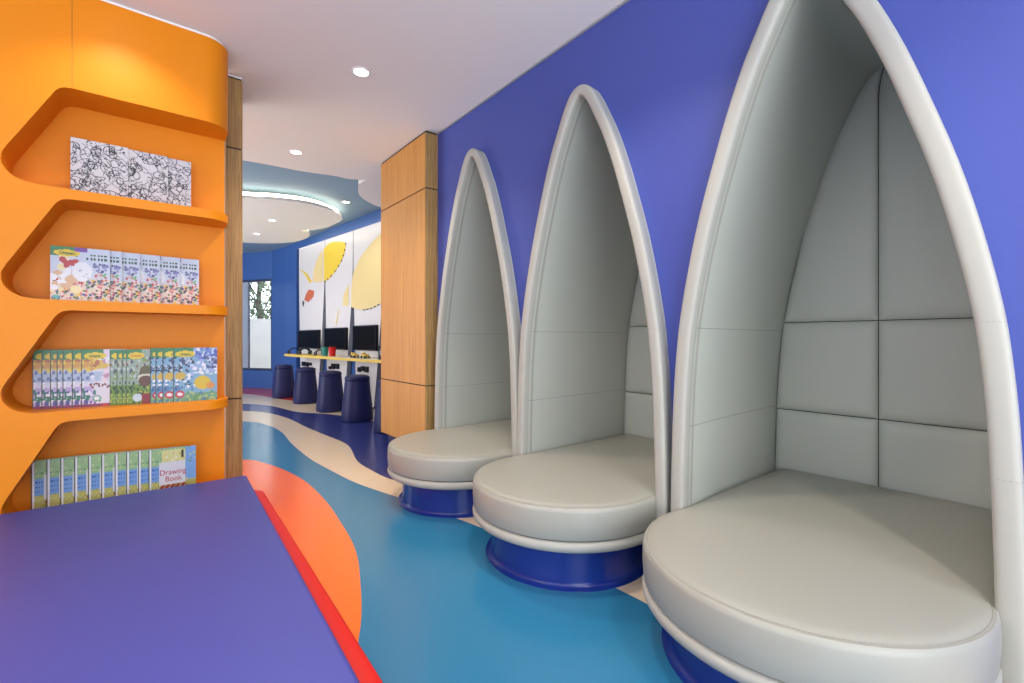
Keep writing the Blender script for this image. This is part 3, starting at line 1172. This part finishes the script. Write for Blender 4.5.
def strip_at(bay, z):
    """left and right Y of a station at height z: it tapers towards the floor"""
    a, c = bay
    f = max(0.0, min(1.0, (2.2 - z) / 2.2))
    f = f ** 1.3
    return a - 0.10 * f, c + 0.30 * f


bay_names = ['farthest', 'second farthest', 'second nearest', 'nearest']
for bi, bay in enumerate(bays):
    t = thing('activity_panel', '%s tall white glossy wall panel behind the yellow worktop, tapering to the floor' % bay_names[bi], 'wall panel', (0, 0, 0), 0, 'white panels of the activity wall')
    b = MB()
    zs_ = list(np.linspace(0.04, 2.74, 14))
    loops = []
    for z in zs_:
        a, c = strip_at(bay, z)
        loops.append([wpt(KP, a, z), wpt(KP, c, z), wpt(KP + .06, c, z), wpt(KP + .06, a, z)])
    b.loft(loops, True, True, True)
    pm = b.build('panel_board', [M['panel_white'], M['panel_side']], t, weld=False)
    for p in pm.data.polygons:
        if abs(p.normal.y) > 0.6:
            p.material_index = 1
    t['label'] = t['label']
    # printed balloons and streamers (only where the photograph shows them)

    def prnt(pts, m, name, off=0.003):
        b = MB()
        b.face([wpt(KP - off, y, z) for y, z in pts])
        b.face([wpt(KP - off + .0015, y, z) for y, z in pts])
        return b.build(name, m, t, solid=False)

    def to_wall(pix):
        out = []
        for u, v in pix:
            a = (u - 512) / 463.0
            rx, ry, rz_ = math.sin(YAW) + math.cos(YAW) * a, math.cos(YAW) - math.sin(YAW) * a, (339.3 - v) / 463.0
            k = KP / (rx + FAR_TILT * ry)
            out.append((ry * k, CAM_H + rz_ * k))
        return out

    def crop(L):
        return to_wall([(285 + x / 6.83, 225 + y / 6.83) for x, y in L])

    if bi == 0:
        prnt(crop([(190, 385), (194, 320), (212, 255), (240, 195), (258, 172), (258, 385), (225, 392)]), M['pale_yellow_print'], 'printed_balloon')
        prnt(crop([(100, 300), (150, 330), (185, 385), (170, 400), (140, 345)]), M['yellow_print'], 'printed_streamer')
        prnt(crop([(165, 440), (200, 450), (195, 490), (160, 528), (132, 510), (145, 470)]), M['coral'], 'printed_leaf')
        prnt(crop([(120, 515), (132, 525), (128, 560), (120, 545)]), M['black'], 'printed_stem')
    if bi == 1:
        prnt(crop([(266, 165), (300, 125), (340, 112), (385, 112), (416, 122), (412, 180), (390, 240), (350, 310), (300, 370), (266, 388)]), M['yellow_print'], 'printed_balloon')
        for k in range(9):
            f = k / 8.0
            P_ = [(416, 130), (405, 195), (385, 250), (350, 310), (305, 362), (275, 385)]
            x, y = np.interp(f * 5, range(6), [p[0] for p in P_]), np.interp(f * 5, range(6), [p[1] for p in P_])
            prnt(crop([(x - 3, y - 6), (x + 4, y - 4), (x + 3, y + 6), (x - 4, y + 4)]), M['black'], 'printed_dash', 0.006)
        prnt(crop([(400, 480), (436, 400), (436, 555), (395, 550)]), M['pale_yellow_print'], 'printed_streamer')
        prnt(crop([(345, 680), (360, 600), (372, 572), (366, 610), (352, 682)]), M['pale_yellow_print'], 'printed_stem')
    if bi == 2:
        prnt(crop([(452, 560), (452, 440), (465, 340), (480, 300), (510, 230), (560, 160), (610, 100), (655, 58), (662, 530), (640, 545), (600, 565), (540, 580), (490, 575)]), M['pale_yellow_print'], 'printed_balloon')
        for x, y in ((640, 545), (615, 558), (590, 568), (565, 575), (542, 580)):
            prnt(crop([(x - 8, y - 1), (x + 8, y - 5), (x + 8, y + 3), (x - 8, y + 5)]), M['black'], 'printed_dash', 0.006)
    # monitor
    if True:
        zb_, zt_ = 0.855, 1.185 + 0.02 * bi
        a, c = strip_at(bay, 1.0)
        mt = thing('monitor', 'wide black wall monitor on the %s white panel above the worktop' % bay_names[bi], 'monitor', (0, 0, 0), 0, 'black monitors of the activity wall')
        b = MB()
        b.loft([[wpt(KP - .045, y, z) for y, z in ((a - .02, zb_), (c + .02, zb_), (c + .02, zt_), (a - .02, zt_))],
                [wpt(KP - .002, y, z) for y, z in ((a - .02, zb_), (c + .02, zb_), (c + .02, zt_), (a - .02, zt_))]], True, True, True)
        b.build('casing', M['black'], mt, bevel=0.004)
        b = MB()
        b.face([wpt(KP - .0465, y, z) for y, z in ((a - .04, zb_ + .02), (c + .04, zb_ + .02), (c + .04, zt_ - .02), (a - .04, zt_ - .02))])
        b.build('screen', M['screen'], mt, solid=False)
    # black sockets low on the panel, under the worktop
    rows = {0: [(303, 361.5, 305.6, 366), (306.4, 362, 309, 366.5), (310, 362.5, 312, 365.5)],
            1: [(330, 366, 332, 369), (332.6, 363.5, 335.6, 369), (336.6, 363.5, 339.6, 369)],
            2: [(359, 367, 361.4, 372), (362.2, 366, 365, 371), (366, 366.5, 369, 372.5)],
            3: []}[bi]
    for u0, v0, u1, v1 in rows:
        (ya_, za_), (yb_, zb2) = to_wall([(u0, v0), (u1, v1)])
        zlo, zhi = min(za_, zb2), max(za_, zb2)
        b = MB()
        q4 = ((ya_, zlo), (yb_, zlo), (yb_, zhi), (ya_, zhi))
        b.loft([[wpt(KP - .03, y, z) for y, z in q4], [wpt(KP, y, z) for y, z in q4]], True, True, True)
        b.build('control_socket', M['black'], t, bevel=0.004)

wt = thing('worktop', 'long yellow worktop running in front of the white panels and monitors', 'worktop', (0, 0, 0))
b = MB()
ya, yb = 4.55, 8.93
b.loft([[wpt(2.90, ya, z), wpt(2.90, yb, z), wpt(KP - .001, yb + .05, z), wpt(KP - .001, ya, z)] for z in (0.722, 0.762)], True, True, True)
b.build('top_board', M['yellow_top'], wt, bevel=0.004)
ST = [(1.90, 8.87), (2.01, 7.88), (2.06, 6.77), (2.09, 5.79), (2.15, 4.89)]
st_lab = ['farthest navy padded stool, under the left end of the yellow worktop', 'navy padded stool, second farthest of the row at the worktop',
          'navy padded stool, middle one of the five in the row', 'navy padded stool, second nearest in the row, in full view', 'nearest navy padded stool, mostly hidden behind the oak column']
st0 = thing('stool', st_lab[0], 'stool', (ST[0][0], ST[0][1], 0), 0, 'navy stools at the worktop')


def ring(r, z, n=32, p=2.6):
    return [(r * math.copysign(abs(math.cos(a)) ** (2 / p), math.cos(a)), r * math.copysign(abs(math.sin(a)) ** (2 / p), math.sin(a)), z) for a in np.linspace(0, 2 * PI, n, False)]


b = MB()
b.loft([ring(r, z) for r, z in ((.165, 0), (.180, .006), (.185, .02), (.178, .13), (.152, .39), (.142, .502), (.136, .507))], True, True, True)
b.build('body', M['navy'], st0, smooth=True)
b = MB()
b.loft([ring(r, z) for r, z in ((.130, .504), (.143, .512), (.146, .527), (.142, .547), (.125, .562), (.08, .572), (.03, .574))], True, True, True)
b.build('seat_pad', M['navy'], st0, smooth=True)
for (x, y), lab in zip(ST[1:], st_lab[1:]):
    dup(st0, lab, (x, y, 0))

# things lying on the worktop
ZT = 0.762


def headset(y, k, lab, s=1.0):
    t = thing('headphones', lab, 'headphones', wpt(k, y, ZT), 0.3, 'black headphones on the worktop')
    b = MB()
    b.tube([(0.075 * s * math.cos(a), 0, 0.03 + 0.055 * s * math.sin(a)) for a in np.linspace(0, PI, 12)], 0.011, 6)
    b.build('headband', M['black'], t, smooth=True)
    for sx in (-1, 1):
        b = MB()
        lo = []
        for r, x in ((.020, -.014), (.032, -.010), (.034, 0.0), (.032, .010), (.020, .014)):
            lo.append([(sx * 0.075 * s + x, r * math.cos(a), 0.035 + r * math.sin(a)) for a in np.linspace(0, 2 * PI, 14, False)])
        b.loft(lo, True, True, True)
        b.build('ear_cup', M['black'], t, smooth=True)
    return t


headset(8.72, 3.00, 'black headphones at the far left end of the yellow worktop', 1.35)
headset(8.50, 3.10, 'black headphones second from the left end of the yellow worktop', 1.3)
headset(8.35, 3.02, 'black headphones in front of the farthest monitor, right pair', 1.35)
headset(7.62, 3.00, 'black headphones on the worktop just left of the teal cup', 1.1)


def cup(y, k, m, lab, r=.055, hgt=.14):
    t = thing('cup', lab, 'cup', wpt(k, y, ZT))
    b = MB()
    n = 20
    lo = [[(rr * math.cos(a), rr * math.sin(a), z) for a in np.linspace(0, 2 * PI, n, False)] for rr, z in ((r * .8, 0), (r, hgt), (r * .9, hgt), (r * .72, .01))]
    b.loft(lo, True, True, True)
    b.build('cup_body', m, t, smooth=True)
    b = MB()
    for _ in range(6):
        a, q = random.uniform(0, 6.28), random.uniform(0, r * .5)
        b.tube([(q * math.cos(a), q * math.sin(a), .02), (q * 1.4 * math.cos(a), q * 1.4 * math.sin(a), hgt + random.uniform(.02, .05))], .006, 6)
    b.build('crayons', M['black'], t)
    return t


cup(7.42, 2.99, M['teal'], 'teal cup of crayons on the yellow worktop')
cup(7.15, 2.99, M['red'], 'red cup of crayons on the yellow worktop beside the teal one')
for i, (y, lab) in enumerate(((6.95, 'white paper sheet lying right of the red cup'), (6.55, 'white paper sheet lying in front of the second nearest monitor'), (5.95, 'white paper sheet lying at the near end of the visible worktop'))):
    b = MB()
    b.box(-.14, .14, -.20, .20, 0, .003)
    tag(b.build('paper_sheet', M['panel_white'], loc=wpt(3.04, y, ZT)), lab, 'paper', 'paper sheets on the worktop').rotation_euler = (0, 0, .2 * i)
for i, (y, lab) in enumerate(((6.40, 'small yellow toy truck on the worktop, the left one'), (6.10, 'small yellow toy truck on the worktop, the right one'))):
    t = thing('toy_truck', lab, 'toy', wpt(2.98, y, ZT + .003), 1.7, 'yellow toys on the worktop')
    b = MB()
    b.box(-.06, .02, -.03, .03, .02, .055)
    b.box(.022, .06, -.03, .03, .02, .075)
    b.build('truck_body', M['yellow_top'], t, bevel=.005)
    for x in (-.04, .04):
        for yv in (-.032, .032):
            b = MB()
            b.loft([[(x + .018 * math.cos(a), yv + d, .018 + .018 * math.sin(a)) for a in np.linspace(0, 2 * PI, 12, False)] for d in (-.006, .006)], True, True, True)
            b.build('wheel', M['black'], t)
t = thing('speaker_box', 'small black box standing at the worktop beside the oak column', 'speaker', wpt(3.02, 5.62, ZT))
b = MB()
b.box(-.07, .07, -.10, .10, 0, .17)
b.build('cabinet', M['black'], t, bevel=.006)
b = MB()
b.loft([[(-.071, r * math.cos(a), .09 + r * math.sin(a)) for a in np.linspace(0, 2 * PI, 18, False)] for r in (.045, .02)], True, False, True)
b.build('speaker_cone', M['panel_side'], t, solid=False)

# ------------------------------------------------------------------ outside the far window
b = MB()
b.box(-8, 8, 12.9, 26, -0.05, 0.0)
tag(b.build('paving', M['paving']), 'pale paving outside the far window', 'ground', kind='structure')
b = MB()
b.box(-4, 8, 15.2, 15.4, 0, 1.62)
gw = b.build('garden_wall', M['render_white'], bevel=.01)
tag(gw, 'pale rendered garden wall seen through the far window', 'wall')
for i, (tx, ty, th_, lab) in enumerate(((3.0, 17.4, 4.6, 'leafy tree behind the garden wall, seen through the far window'),)):
    t = thing('tree', lab, 'tree', (tx, ty, 0))
    b = MB()
    b.tube([(0, 0, 0), (.05, 0, 1.2), (-.04, .05, 2.2), (0, 0, 3.2)], .09, 8)
    for a in range(7):
        an = a * 0.9
        b.tube([(0, 0, 1.5 + a * .2), (.5 * math.cos(an), .5 * math.sin(an), 2.1 + a * .22), (.9 * math.cos(an), .9 * math.sin(an), 2.5 + a * .26)], .025, 5)
    b.build('trunk', M['bark'], t, smooth=True)
    b = MB()
    for _ in range(1300):
        d = rng.normal(size=3)
        d /= np.linalg.norm(d)
        rr = rng.uniform(.35, 1.0) ** .5
        p = np.array([0, 0, th_ * .60]) + d * rr * np.array([1.25, 1.25, 1.45])
        s_ = rng.uniform(.05, .11)
        e1 = rng.normal(size=3)
        e1 /= np.linalg.norm(e1)
        e2 = np.cross(e1, rng.normal(size=3))
        e2 /= np.linalg.norm(e2)
        b.face([p - e1 * s_, p - e2 * s_ * .5, p + e1 * s_, p + e2 * s_ * .5])
    b.build('foliage', M['leaf'], t, weld=False, solid=False)
